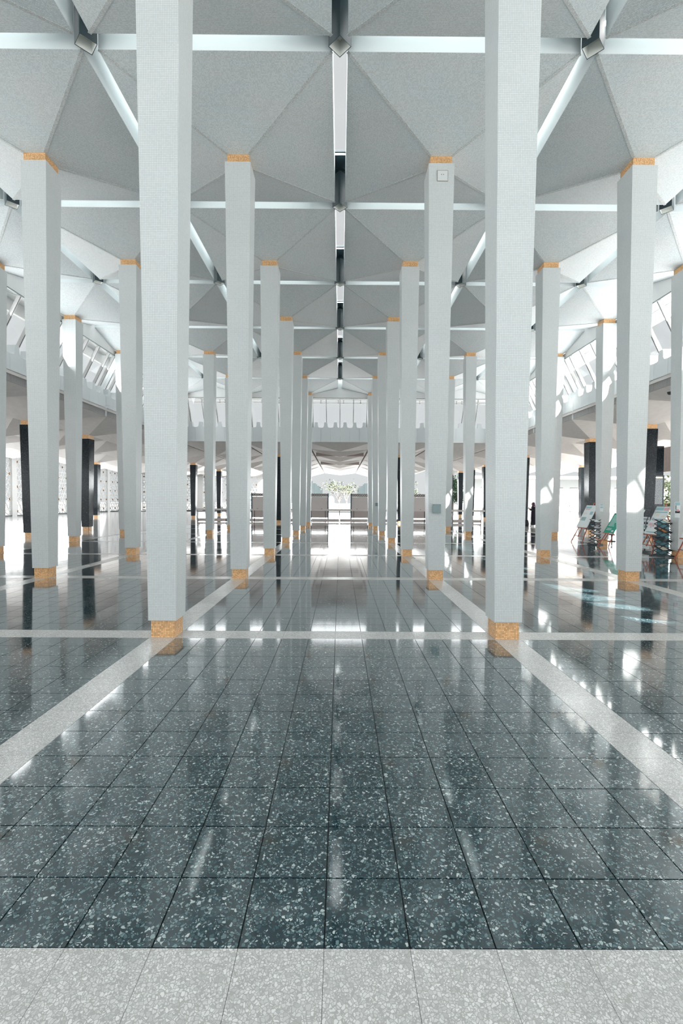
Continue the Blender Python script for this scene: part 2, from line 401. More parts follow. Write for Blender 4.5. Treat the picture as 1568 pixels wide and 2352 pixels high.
can_m = canopy_mesh('canopy', HALF, ZCAP, ZE, ZT, M['ceil'], M['plaster2'])
mb = MB()
for sx, sy in ((-1, -1), (1, -1), (1, 1), (-1, 1)):
    a = Vector((sx*0.2166, sy*0.2166, ZCAP-0.0015)); b = Vector((sx*HALF, sy*HALF, ZE-0.0015))
    mb.bar(a, b, 0.055, 0.006)
seam_m = mb.mesh('seam', M['seam'])
for j in range(-2, 8):
    for i in (-2.5, -1.5, -0.5, 0.5, 1.5, 2.5):
        q = obj('canopy', can_m, ceiling, (cx(i), cyr(j), 0)); obj('seam', seam_m, q)
pane_x = MB().box(-1.52, 1.52, -GAP-0.03, GAP+0.03, 0, 0.012).mesh('skylight_pane', M['sglass'])
pane_y = MB().box(-GAP-0.03, GAP+0.03, -1.52, 1.52, 0, 0.012).mesh('skylight_pane', M['sglass'])
for j in range(-2, 7):
    for i in (-2.5, -1.5, -0.5, 0.5, 1.5, 2.5):
        obj('skylight_pane', pane_x, ceiling, (cx(i), cyr(j)+S/2, ZT+0.002))
for j in range(-2, 8):
    for k in (-2, -1, 0, 1, 2):
        obj('skylight_pane', pane_y, ceiling, (k*S, cyr(j), ZT+0.002))

# ------------------------------------------------------------------ square tube lamps at the crossings
def diamond(r, z): return [(0, -r, z), (r, 0, z), (0, r, z), (-r, 0, z)]
def shell(r0, r1, z0, z1):
    mb = MB(); o0, o1, i0, i1 = diamond(r0, z0), diamond(r0, z1), diamond(r1, z0), diamond(r1, z1)
    for k in range(4):
        k2 = (k+1) % 4
        mb.hexa([i0[k], o0[k], o0[k2], i0[k2], i1[k], o1[k], o1[k2], i1[k2]])
    return mb
tube_m = shell(0.186, 0.178, 8.985, 9.78).mesh('tube', M['metal_dark'])
liner_m = shell(0.1775, 0.1735, 8.992, 9.30).mesh('liner', M['liner'])
mb = MB(); mb.hexa(diamond(0.172, 9.24)+diamond(0.172, 9.26)); refl_m = mb.mesh('reflector', M['liner'])
mb = MB(); mb.tube([(0, 0, 9.20), (0, 0, 9.239)], [0.075, 0.06], 20); lamp_m = mb.mesh('lens', plain('frosted_lens', (0.7, 0.72, 0.7), 0.3))
plate_m = MB().box(-0.60, 0.60, -0.60, 0.60, 9.915, 9.945).mesh('cover_plate', M['metal_dark'])
br_m = MB().box(-0.128, 0.128, -0.585, -0.56, 9.86, 9.89).mesh('crossbar', M['plaster2'])
hg_m = MB().frustum(0.16, 9.78, 0.05, 9.915).mesh('hood', M['metal_dark'])
POS = {-2: 'outermost left', -1: 'inner left', 0: 'centre', 1: 'inner right', 2: 'outermost right'}
for j in range(1, 7):
    for k in range(-2, 3):
        rw = 'nearest row' if j == 1 else ('farthest row' if j == 6 else '%s row' % ORD[j-1])
        t = empty('ceiling_lamp', (k*S, cyr(j)+S/2, 0), label='square metal lamp tube at a skylight crossing, %s, %s' % (rw, POS[k]), cat='ceiling lamp', group='square tube lamps at the skylight crossings')
        for n_, m_ in (('tube', tube_m), ('liner', liner_m), ('reflector', refl_m), ('lens', lamp_m), ('cover_plate', plate_m), ('crossbar', br_m), ('hood', hg_m)): obj(n_, m_, t)

# ------------------------------------------------------------------ clerestory windows (one per bay)
Y0g, Z0g, Y1g, Z1g = 0.31, 8.33, 1.30, 6.37
def slope(x, t, off=0.0):
    nrm = Vector((0, Z0g-Z1g, Y1g-Y0g)).normalized()
    return Vector((x, Y0g+(Y1g-Y0g)*t, Z0g+(Z1g-Z0g)*t)) + nrm*off
def window_parts(xs):
    parts = []
    for x in xs:
        m = MB().bar(slope(x, 0.0), slope(x, 1.0), 0.045, 0.13, up=(0, 0.89, 0.45)); parts.append(('mullion', m.mesh('mullion', M['mull']),
              MB().bar(slope(x-0.018, 0.0, -0.068), slope(x-0.018, 1.0, -0.068), 0.012, 0.01, up=(0, 0.89, 0.45)).mesh('gasket', M['gasket'])))
    for a, b in zip(xs[:-1], xs[1:]):
        mb = MB(); p = [slope(a+0.022, 0), slope(b-0.022, 0), slope(b-0.022, 1), slope(a+0.022, 1)]
        q = [slope(a+0.022, 0, 0.01), slope(b-0.022, 0, 0.01), slope(b-0.022, 1, 0.01), slope(a+0.022, 1, 0.01)]
        mb.hexa(p+q); parts.append(('pane', mb.mesh('pane', M['glass']), None))
    r = MB().box(-1.84, 1.84, Y0g-0.03, Y0g+0.05, Z0g, Z0g+0.045).mesh('head_rail', M['rail']); parts.append(('head_rail', r, None))
    s_ = MB().box(-2.05, 2.05, Y1g-0.05, Y1g+0.15, Z1g-0.5, Z1g).mesh('sill', M['parapet']); parts.append(('sill', s_, None))
    # solid wedge cheeks hiding behind the column
    for sg in (-1, 1):
        mb = MB(); poly = [(Y0g, Z0g), (Y1g, Z1g), (Y1g-0.02, Z1g-0.05), (Y0g-0.03, Z0g)]
        parts.append(('jamb', MB().bar(slope(sg*1.92, 0), slope(sg*1.92, 1), 0.24, 0.10, up=(0, 0.89, 0.45)).mesh('jamb', M['plaster']), None))
    head = [(-2.05, Z0g+0.02), (2.05, Z0g+0.02), (2.05, 8.61), (1.80, 8.61), (0.13, 9.025), (0.13, 9.9), (-0.13, 9.9), (-0.13, 9.025), (-1.80, 8.61), (-2.05, 8.61)]
    mb = MB(); mb.prism(head, lambda a, b: (a, Y0g, b), lambda a, b: (a, Y0g+0.05, b))
    parts.append(('head_panel', mb.mesh('head_panel', M['plaster']), None))
    return parts
side_parts = window_parts([-1.795, -1.335, -0.445, 0.445, 1.335, 1.795])
far_parts = window_parts([-1.80, -0.90, 0.0, 0.90, 1.80])
wn = [0]
def place_window(parts, loc, rz):
    wn[0] += 1
    t = empty('window_%d' % wn[0], loc, rz, kind='structure')
    for n_, m_, g_ in parts:
        o = obj(n_, m_, t)
        if g_: obj('gasket', g_, o)
for j in range(-1, 7):
    place_window(side_parts, (-2.5*S, cyr(j)+S/2, 0), math.pi/2)
    place_window(side_parts, (2.5*S, cyr(j)+S/2, 0), -math.pi/2)
YF = cyr(7)
for k in range(-2, 3): place_window(far_parts, (k*S, YF, 0), 0)

# ------------------------------------------------------------------ parapet walls with scalloped tops, panel by panel
def panel_mesh(wd):
    h = wd/2-0.004; zt, zl, zb = 6.86, 6.52, 5.55
    prof = [(-h, zb), (h, zb), (h, zl-0.02), (0.19, zl-0.01), (0.15, zl+0.02), (0.125, zl+0.09), (0.10, zt), (-0.10, zt), (-0.125, zl+0.09), (-0.15, zl+0.02), (-0.19, zl-0.01), (-h, zl-0.02)]
    return MB().prism(prof, lambda a, b: (a, 0, b), lambda a, b: (a, 0.30, b)).mesh('panel', M['parapet'])
pm_side = panel_mesh(0.70); pm_far = panel_mesh(0.644)
for nm, s in (('wall_left', -1), ('wall_right', 1)):
    wl = empty(nm, kind='structure')
    y = YF+0.75-0.35
    while y > -4:
        obj('panel', pm_side, wl, (s*11.0, y, 0), rot=(0, 0, -s*math.pi/2)); y -= 0.70
    MB().box(-0.35, 0.35, -0.35, 0.35, 5.55, 9.5).build('corner_pier', M['parapet'], wl, (s*11.2, YF+1.15, 0))
wf = empty('wall_far', kind='structure')
for k in range(-17, 17): obj('panel', pm_far, wf, ((k+0.5)*0.644+0.02, YF+0.75, 0))
# eaves outside the glass
ev = MB(); ev.box(-12.32, -12.2, -9.5, YF+2.1, 8.58, 9.9); ev.box(12.2, 12.32, -9.5, YF+2.1, 8.58, 9.9); ev.box(-12.32, 12.32, YF+2.0, YF+2.1, 8.58, 9.9)
ev.build('trim_2', M['plaster'], kind='structure')
# outer shading fins behind the far glass
for k in range(-2, 3):
    t = empty('trim_3', (k*S, YF+1.95, 0), kind='structure')
    for x in (-1.33, -0.12, 0.24, 1.42): MB().box(x-0.03, x+0.03, 0, 0.05, 8.35, 8.6).build('post', M['mull'], t)
    MB().box(-1.9, 1.9, 0, 0.05, 8.36, 8.40).build('rail', M['mull'], t)

# ------------------------------------------------------------------ side and end gallery ceilings: bare concrete inverted pyramids
P2 = 4.375
gal_m = canopy_mesh('gallery_canopy', 2.12, 4.93, 5.54, 5.95, M['concrete'], M['concrete_dark'], capx=0.235)
tip_m = canopy_mesh('gallery_canopy', 2.12, 4.86, 5.54, 5.95, M['concrete'], M['concrete_dark'], capx=0.02)
low_m = canopy_mesh('gallery_canopy', 2.12, 5.16, 5.54, 5.95, M['concrete'], M['concrete_dark'], capx=0.02)
ceiling2 = empty('ceiling_gallery', kind='structure')
DARKCOL = set()
for s in (-1, 1):
    for a in range(4):
        for m in range(-6, 11 if s < 0 else 8):
            X, Y = s*(13.12+a*P2), 24.05+m*P2
            hascol = (a == 0) or (a == 2 and m == 4)
            obj('canopy', gal_m if hascol else tip_m, ceiling2, (X, Y, 0))
            if hascol and 9 < Y < 57: DARKCOL.add((X, Y))
for a in range(-2, 3):
    for m in range(0, 8):
        X, Y = a*P2, 33.25+m*P2
        hascol = abs(a) == 1 and m == 0
        obj('canopy', gal_m if hascol else (tip_m if a else low_m), ceiling2, (X, Y, 0))
        if hascol: DARKCOL.add((X, Y))
mb = MB(); mb.box(-31.2, -10.96, -4, 70.5, 5.80, 5.9); mb.box(10.96, 28.5, -4, 57, 5.80, 5.9); mb.box(-10.95, 10.95, YF+0.96, 66, 5.80, 5.9)
mb.build('slab', M['concrete'], ceiling2)
for yb_ in (37.5, 46.2): MB().box(-1.93, 1.93, yb_-0.1, yb_+0.1, 5.22, 5.62).build('downstand_beam', M['concrete_dark'], ceiling2)

bshaft = MB().frustum(0.195, 0.20, 0.262, 4.74).mesh('shaft', M['black'])
bcap = MB().frustum(0.235, 4.74, 0.235, 4.935).mesh('cap', M['gold'])
bcore = MB().frustum(0.150, 0.0, 0.150, 0.20).mesh('foot_core', M['black'])
mb = MB()
for sx, sy in ((-1, 0), (1, 0), (0, -1), (0, 1)):
    if sx: mb.box(sx*0.157-0.012, sx*0.157+0.012, -0.145, 0.145, 0.0, 0.2)
    else: mb.box(-0.145, 0.145, sy*0.157-0.012, sy*0.157+0.012, 0.0, 0.2)
bfoot = mb.mesh('foot_panel', M['gold'])
def dark_column(x, y, label):
    t = empty('dark_column', (x, y, 0), label=label, cat='column', group='black columns of the galleries')
    obj('foot_core', bcore, t); obj('foot_panel', bfoot, t, label='gold mosaic foot panels'); obj('shaft', bshaft, t); obj('cap', bcap, t, label='gold collar')
for s, nm in ((-1, 'left'), (1, 'right')):
    ys = sorted(Y for X, Y in DARKCOL if abs(X-s*13.12) < 0.1)
    for n_, Y in enumerate(ys):
        dark_column(s*13.12, Y, 'black terrazzo column with gold collar in the %s gallery, %s from the near end' % (nm, ORD[n_]))
    dark_column(s*21.87, 41.55, 'slim distant black column standing out in the %s outer gallery' % nm)
    dark_column(s*4.375, 33.25, 'black column beyond the end windows, %s of the central passage' % nm)
far_l = [70.8, 79.9, 84.4, 93.4, 101.5, 111]; far_r = [79.2, 84.1, 93.1, 102.8, 111]
fcol = MB().frustum(0.20, 0.0, 0.27, 4.9).mesh('shaft', M['grey_col'])
for s, lst, nm in ((-1, far_l, 'left'), (1, far_r, 'right')):
    for n_, Y in enumerate(lst):
        o = obj('courtyard_column', fcol, None, (s*4.45, Y, -0.305), label='hazy grey courtyard column on the %s of the far vista, %s along' % (nm, ORD[n_]), cat='column', group='grey columns of the far courtyard')
# courtyard paving raised to the floor level
MB().box(-29, 29, 62.01, 130, -0.304, -0.02).build('floor_courtyard', M['ground'], kind='structure')

# ------------------------------------------------------------------ lattice screens
def clip(p, d, w_, h_):
    t0, t1 = -99, 99
    for a, b, lo, hi in ((p[0], d[0], 0, w_), (p[1], d[1], 0, h_)):
        if abs(b) < 1e-9:
            if a < lo or a > hi: return None
        else:
            u, v = sorted(((lo-a)/b, (hi-a)/b)); t0 = max(t0, u); t1 = min(t1, v)
    return (t0, t1) if t1-t0 > 0.05 else None
def lattice_meshes(wd, ht):
    mb = MB(); r = 1.16; a = r*2/math.sqrt(3)
    studs = [(x*a + (a/2 if n % 2 else 0) + 0.25, n*r+0.45) for n in range(-1, 7) for x in range(-1, 6)]
    s0 = studs[0]
    def seg(p, d, t0, t1, wb):
        mb.bar((p[0]+d[0]*t0, 0, p[1]+d[1]*t0), (p[0]+d[0]*t1, 0, p[1]+d[1]*t1), wb, 0.05, up=(0, 1, 0))
    for ang in (0, 60, 120):
        d = (math.cos(math.radians(ang)), math.sin(math.radians(ang))); nx, ny = -d[1], d[0]
        for k in range(-12, 13):
            off = (k+0.5)*r; p = (s0[0]+nx*off, s0[1]+ny*off); t = clip(p, d, wd, ht)
            if t: seg(p, d, t[0], t[1], 0.085)
    inside = []
    for sx, sz in studs:
        if 0.04 < sx < wd-0.04 and 0.04 < sz < ht-0.04: inside.append((sx, sz))
        for ang in (30, 90, 150, 210, 270, 330):
            d = (math.cos(math.radians(ang)), math.sin(math.radians(ang))); t = clip((sx, sz), d, wd, ht)
            if t:
                t0, t1 = max(0, t[0]), min(r/2, t[1])
                if t1-t0 > 0.05: seg((sx, sz), d, t0, t1, 0.07)
    fr = MB(); fr.box(0, wd, -0.04, 0.04, 0, 0.08); fr.box(0, wd, -0.04, 0.04, ht-0.08, ht); fr.box(0, 0.08, -0.04, 0.04, 0, ht); fr.box(wd-0.08, wd, -0.04, 0.04, 0, ht)
    return mb.mesh('tracery', M['lattice'], fix=False), fr.mesh('frame', M['lattice']), inside
LW = P2-0.62
trac_m, frm_m, studs_in = lattice_meshes(LW, 5.75)
mb = MB(); mb.tube([(0, -0.09, 0), (0, -0.03, 0)], [0.06, 0.11], 10); stud_m = mb.mesh('stud', M['stud'])
kick_m = MB().box(0, LW, -0.10, 0.02, 0.0, 0.10).mesh('kick_rail', M['metal_dark'])
def lattice(loc, rz, label):
    t = empty('lattice_screen', loc, rz, label=label, cat='screen', group='white lattice screens')
    obj('tracery', trac_m, t); obj('frame', frm_m, t); obj('kick_rail', kick_m, t)
    for x, z in studs_in: obj('stud', stud_m, t, (x, 0, z))
wl = empty('wall_outer_left', kind='structure')
for n_ in range(7):
    y0 = 43.35+(n_-1)*P2
    lattice((-30.4, y0, 0), math.pi/2, 'white geometric lattice screen with bronze studs on the left outer wall, %s from the camera' % ORD[n_])
    MB().box(-30.55, -30.25, y0+LW, y0+P2, -0.3, 6.2).build('pier', M['plaster'], wl)
MB().box(-30.6, -30.2, 38, 70.2, 5.76, 6.6).build('lintel', M['plaster'], wl)
MB().box(-30.6, -30.2, 38, 70.2, -0.3, -0.01).build('plinth', M['plaster'], wl)
wb = empty('wall_outer_far', kind='structure')
for n_ in range(4):
    x0 = -29.9+n_*4.55
    lattice((x0, 70.0, 0), 0, 'white geometric lattice screen with bronze studs on the far left wall, %s from the left' % ORD[n_])
    MB().box(x0+LW, x0+4.55, 69.85, 70.15, -0.3, 6.2).build('pier', M['plaster'], wb)
MB().box(-30.1, -11.6, 69.8, 70.2, 5.76, 6.9).build('lintel', M['plaster'], wb)
# right side: white walls and a distant shuttered facade
MB().box(19.6, 22.2, 49.8, 50.1, -0.3, 4.0).build('wall_outer_right', M['plaster'], kind='structure')
fa = empty('building', (24, 90, -0.3), label='distant white building with tall pale shuttered windows, far right', cat='building')
MB().box(0, 40, 0, 1.0, 0, 6.3).build('wall', M['plaster'], fa)
for n_ in range(13):
    x = 0.6+n_*2.9
    o = MB().box(x, x+1.5, -0.06, 0.05, 0.1, 4.8).build('window', M['shutter'], fa)
    MB().box(x+0.1, x+1.4, -0.09, -0.06, 3.4, 4.6).build('shutter', M['shutter'], o)
MB().box(-0.6, 41, -1.2, 1.6, 6.3, 6.9).build('roof', M['plaster'], fa)
rl = empty('fence', (24, 72, -0.02), label='thin dark rail in front of the far right building', cat='fence')
MB().box(0, 34, 0, 0.05, 1.0, 1.08).build('rail', M['metal_dark'], rl)
for n_ in range(12): MB().box(n_*3.0, n_*3.0+0.04, 0, 0.04, 0, 1.0).build('post', M['metal_dark'], rl)

# ------------------------------------------------------------------ barrier across the far end
bar = empty('barrier', (0, 34.6, 0), label='long low barrier with pale wooden top rail across the far opening', cat='barrier')
MB().box(-10.7, 10.9, -0.06, 0.06, 0.86, 0.985).build('top_rail', M['tan'], bar)
x = -10.62
while x < 10.9:
    MB().box(x-0.022, x+0.022, -0.022, 0.022, 0.0, 0.86).build('post', M['metal_dark'], bar); x += 1.0625
for n_ in range(10):
    x0 = -10.62+n_*2.125
    MB().box(x0+0.03, x0+2.095, -0.03, 0.03, 0.03, 0.26).build('base_board', M['tan_dark'], bar)
# exhibition screens behind the barrier
def screen(x0, wd, y, label, post_right=True):
    t = empty('display_screen', (x0, y, 0), label=label, cat='display screen', group='tan display screens behind the barrier')
    MB().box(0.05, wd-0.05, -0.02, 0.02, 0.28, 0.88).build('lower_panel', M['tan_dark'], t)
    MB().box(0.05, wd-0.05, -0.02, 0.02, 0.92, 1.92).build('upper_panel', M['tan'], t)
    b = MB().box(0.05, wd-0.05, -0.025, 0.025, 1.94, 2.18).build('pattern_band', M['tan'], t)
    n = int((wd-0.1)/0.18); mb = MB()
    for k in range(n):
        xx = 0.1+k*0.18
        for sg in (-1, 1):
            mb.bar((xx, -0.035, 2.06), (xx+0.09, -0.035, 2.06+sg*0.10), 0.022, 0.012, up=(0, 1, 0)); mb.bar((xx+0.18, -0.035, 2.06), (xx+0.09, -0.035, 2.06+sg*0.10), 0.022, 0.012, up=(0, 1, 0))
    mb.build('band_motif', M['ink'], b)
    px = wd-0.05 if post_right else 0.0
    MB().box(px, px+0.09, -0.045, 0.045, 0.0, 2.2).build('post', M['metal_teal'], t)
    qx = 0.0 if post_right else wd-0.05
    MB().box(qx, qx+0.05, -0.03, 0.03, 0.0, 2.2).build('post', M['tan'], t)
    for xx in (0.5, wd-0.5): MB().box(xx-0.04, xx+0.04, -0.028, -0.02, 0.96, 0.99).build('fixing', M['ink'], t)
    MB().box(0.1, wd-0.1, -0.2, 0.2, 0.04, 0.10).build('foot', M['ink'], t)
screen(-6.93, 1.95, 36.2, 'tan display screen with patterned top band, left end of four behind the barrier', post_right=False)
screen(-2.87, 1.98, 36.2, 'tan display screen with dark post, just left of the central vista')
screen(0.86, 1.98, 36.2, 'tan display screen with dark post, just right of the central vista', post_right=False)
screen(4.90, 1.95, 36.2, 'tan display screen with patterned top band, right end of four behind the barrier')

# ------------------------------------------------------------------ plants
def tree(loc, h, spread, nleaf, trunk_r, label, leafmat, cat='tree', nbr=7, bare=0.45, lsize=0.16, seed=1, flowers=0):
    rnd = random.Random(seed)
    t = empty('tree', loc, label=label, cat=cat)
    mb = MB(); mb.tube([(0, 0, 0), (0.05, 0, h*0.25), (-0.03, 0.02, h*0.45)], [trunk_r, trunk_r*0.8, trunk_r*0.6], 7)
    tips = []
    for k in range(nbr):
        a = 2*math.pi*k/nbr+rnd.uniform(-.3, .3); b0 = h*rnd.uniform(0.22, 0.45)
        e = Vector((math.cos(a)*spread*rnd.uniform(.6, 1), math.sin(a)*spread*rnd.uniform(.6, 1), h*rnd.uniform(bare+0.25, 0.95)))
        mid = Vector((e.x*0.45, e.y*0.45, b0+(e.z-b0)*0.6))
        mb.tube([(0, 0, b0), tuple(mid), tuple(e)], [trunk_r*0.5, trunk_r*0.35, trunk_r*0.12], 5); tips += [e, (mid+e)/2]
    mb.build('trunk', M['bark'], t)
    lb = MB()
    def leaf(p, s_):
        d = Vector((rnd.uniform(-1, 1), rnd.uniform(-1, 1), rnd.uniform(-.6, .6))).normalized(); u = Vector((rnd.uniform(-1, 1), rnd.uniform(-1, 1), rnd.uniform(-1, 1))).cross(d).normalized()
        n = len(lb.v); lb.v += [tuple(p), tuple(p+d*s_*.5+u*s_*.28), tuple(p+d*s_), tuple(p+d*s_*.5-u*s_*.28)]; lb.f.append((n, n+1, n+2, n+3))
    for _ in range(nleaf):
        c0 = rnd.choice(tips); r = spread*0.33
        p = c0+Vector((rnd.gauss(0, r), rnd.gauss(0, r), rnd.gauss(0, r*0.6)))
        if p.z < h*bare*0.5: continue
        leaf(p, lsize*rnd.uniform(.6, 1.4))
    lb.build('foliage', leafmat, t, fix=False, kind='stuff')
    if flowers:
        fb = MB()
        for _ in range(flowers):
            c0 = rnd.choice(tips)+Vector((rnd.gauss(0, .8), rnd.gauss(0, .8), rnd.gauss(0, .4))); fb.frustum(0.06, c0.z, 0.10, c0.z+0.1, c0.x, c0.y)
        fb.build('flowers', M['flower'], t, kind='stuff')
tree((-0.2, 96, -0.02), 5.6, 2.6, 420, 0.10, 'sparse tree with arching branches, left in the far central vista', M['leaf2'], seed=3, lsize=0.35)
tree((1.3, 90, -0.02), 4.6, 1.7, 110, 0.09, 'nearly bare forked tree, right in the far central vista', M['leaf2'], seed=5, nbr=5, lsize=0.32)
tree((14.2, 58, -0.02), 5.4, 1.6, 2600, 0.10, 'leafy green tree seen beside a black column, right of centre', M['leaf'], seed=8, bare=0.1, lsize=0.28)
tree((9.6, 70, -0.02), 6.2, 1.8, 1600, 0.10, 'pale green tree above the right-hand display screens', M['leaf2'], seed=9, bare=0.2, lsize=0.28)
for n_, (x, y) in enumerate(((28.9, 39.0), (32.6, 42.5), (36.3, 46.2), (40.0, 50.0))):
    tree((x, y, -0.3), 3.9, 1.5, 2600, 0.10, ['flowering shrub nearest the far right corner column', 'flowering shrub second beyond the right gallery', 'flowering shrub at the right edge beyond the gallery', 'rear flowering shrub beyond the right gallery'][n_], M['leaf2'] if n_ % 2 == 0 else M['leaf'], cat='shrub', seed=20+n_, bare=0.02, lsize=0.26, flowers=14)
# distant arch-shaped pavilion and kerb
pts = [(-0.62, 0)] + [(-0.62*math.cos(t_), 0.45+1.0*math.sin(t_)**0.9) for t_ in [k*math.pi/2/7 for k in range(0, 8)]]
poly = pts + [(-a, b) for a, b in pts[::-1][1:]]
t = empty('pavilion', (-1.75, 92, 1.1), label='pale blue pointed arch structure in the far vista', cat='pavilion')
MB().prism(poly, lambda a, b: (a, 0, b), lambda a, b: (a, 0.8, b)).build('arch', M['blue_dome'], t)
MB().box(-0.9, 0.9, -0.1, 0.9, -1.12, 0.0).build('plinth', M['plaster'], t)

# concrete upstand beam and outer column at the right
bm_ = empty('wall_outer_beam', kind='structure')
for n_ in range(3): MB().box(19.2, 19.45, 23.9+n_*1.6, 25.49+n_*1.6, 3.45, 4.9).build('board_panel', M['concrete_dark'], bm_)
t = empty('outer_column', (18.22, 26.5, 0), label='grey terrazzo outer column with pale collar beyond the right gallery', cat='column')
MB().frustum(0.19, 0, 0.235, 3.02).build('shaft', M['grey_col'], t); MB().frustum(0.25, 3.02, 0.25, 3.10).build('collar', M['cream'], t); MB().frustum(0.235, 3.10, 0.235, 4.85).build('neck', M['black'], t)
t = empty('door_frame', (15.36, 22.3, 0), label='thin black door frame standing in the right gallery', cat='door frame')
MB().box(-0.34, -0.31, 0, 0.04, 0, 2.95).build('jamb', M['metal_dark'], t); MB().box(0.31, 0.36, 0, 0.04, 0, 2.95).build('jamb', M['metal_dark'], t)
MB().box(-0.34, 0.36, 0, 0.04, 2.91, 2.95).build('head', M['metal_dark'], t); MB().box(-0.30, 0.30, 0.01, 0.03, 1.48, 1.56).build('mid_rail', M['metal_dark'], t)
MB().box(-0.30, 0.30, 0.015, 0.02, 1.56, 2.91).build('pane', M['glass'], t)
t = empty('cabinet', (14.07, 20.4, 0), label='black cabinet with flat lid behind the easels in the right gallery', cat='cabinet')
MB().box(-0.24, 0.16, -0.2, 0.2, 0.05, 1.45).build('body', M['ink'], t); MB().box(-0.30, 0.24, -0.25, 0.25, 1.45, 1.50).build('lid', M['metal_dark'], t); MB().box(-0.2, 0.12, -0.16, 0.16, 0, 0.05).build('plinth', M['ink'], t)

# ------------------------------------------------------------------ plates, posters, hatch, camera
for (x, y, z0, z1, wdt, lab) in ((2.034, 9.47, 1.395, 1.58, 0.165, 'square grey-green metal plate at chest height on a second-row column'),
                                (2.107, 25.86, 1.34, 1.525, 0.18, 'small grey metal plate on a distant column right of centre')):
    t = empty('wall_plate', (x, y, 0), label=lab, cat='plate')
    MB().box(-wdt/2, wdt/2, -0.012, 0.006, z0, z1).build('plate', M['plate'], t)
    for a in (-1, 1):
        for b in (0, 1): MB().box(a*(wdt/2-0.02)-0.004, a*(wdt/2-0.02)+0.004, -0.015, -0.012, z0+0.015+b*(z1-z0-0.038), z0+0.023+b*(z1-z0-0.038)).build('screw', M['metal_dark'], t)
t = empty('access_hatch', (2.07, 9.435, 0), label='small square access hatch near the top of a second-row column', cat='hatch')
yy = -0.0
MB().box(-0.10, 0.10, -0.008, 0.004, 8.085, 8.285).build('panel', plain('hatch_white', (0.66, 0.68, 0.68), 0.6), t)
fr = MB(); fr.box(-0.108, -0.101, -0.012, 0.004, 8.077, 8.293); fr.box(0.101, 0.108, -0.012, 0.004, 8.077, 8.293); fr.box(-0.101, 0.101, -0.012, 0.004, 8.286, 8.293); fr.box(-0.101, 0.101, -0.012, 0.004, 8.077, 8.084)
fr.build('frame', plain('hatch_edge', (0.38, 0.34, 0.30), 0.6), t)
for a in (-0.03, 0.01): MB().box(a, a+0.012, -0.012, -0.008, 8.2, 8.212).build('hole', M['ink'], t)
t = empty('security_camera', (11.35, 15.9, 5.42), label='small dark dome camera under the right parapet', cat='camera')
MB().tube([(0, 0, 0.12), (0, 0, 0.02)], [0.09, 0.10], 16).build('mount', M['plaster2'], t); MB().rings([(0, 0, -0.08, 0.02, 0.02), (0, 0, -0.07, 0.05, 0.05), (0, 0, -0.03, 0.08, 0.08), (0, 0, 0.02, 0.09, 0.09)]).build('dome', M['ink'], t, smooth=True)
t = empty('notice', (10.20, 17.695, 0), label='small pale blue notice taped to a right-hand column', cat='notice')
MB().box(-0.20+0.035, -0.20+0.155, -0.006, 0.006, 1.28, 1.56).build('sheet', M['white'], t)
for z in (1.47, 1.51, 1.54): MB().box(-0.155, -0.055, -0.009, -0.006, z, z+0.02).build('print', M['cyan'], t)
MB().box(-0.155, -0.055, -0.009, -0.006, 1.41, 1.455).build('print', M['cyan'], t)
t = empty('poster', (10.15, 13.595, 0), label='portrait poster with teal and black pictures on the rightmost column', cat='poster')
MB().box(-0.22, -0.06, -0.008, 0.004, 1.20, 1.66).build('sheet', M['white'], t)
for (x0, x1, z0, z1, m_) in ((-0.21, -0.07, 1.56, 1.65, 'cyan'), (-0.20, -0.08, 1.45, 1.56, 'white'), (-0.21, -0.07, 1.33, 1.40, 'ink'), (-0.17, -0.10, 1.38, 1.44, 'pink'), (-0.16, -0.11, 1.35, 1.38, 'cream'), (-0.2, -0.18, 1.42, 1.56, 'cyan')):
    MB().box(x0, x1, -0.011 if m_ != 'pink' else -0.013, -0.008, z0, z1).build('print', M[m_], t)

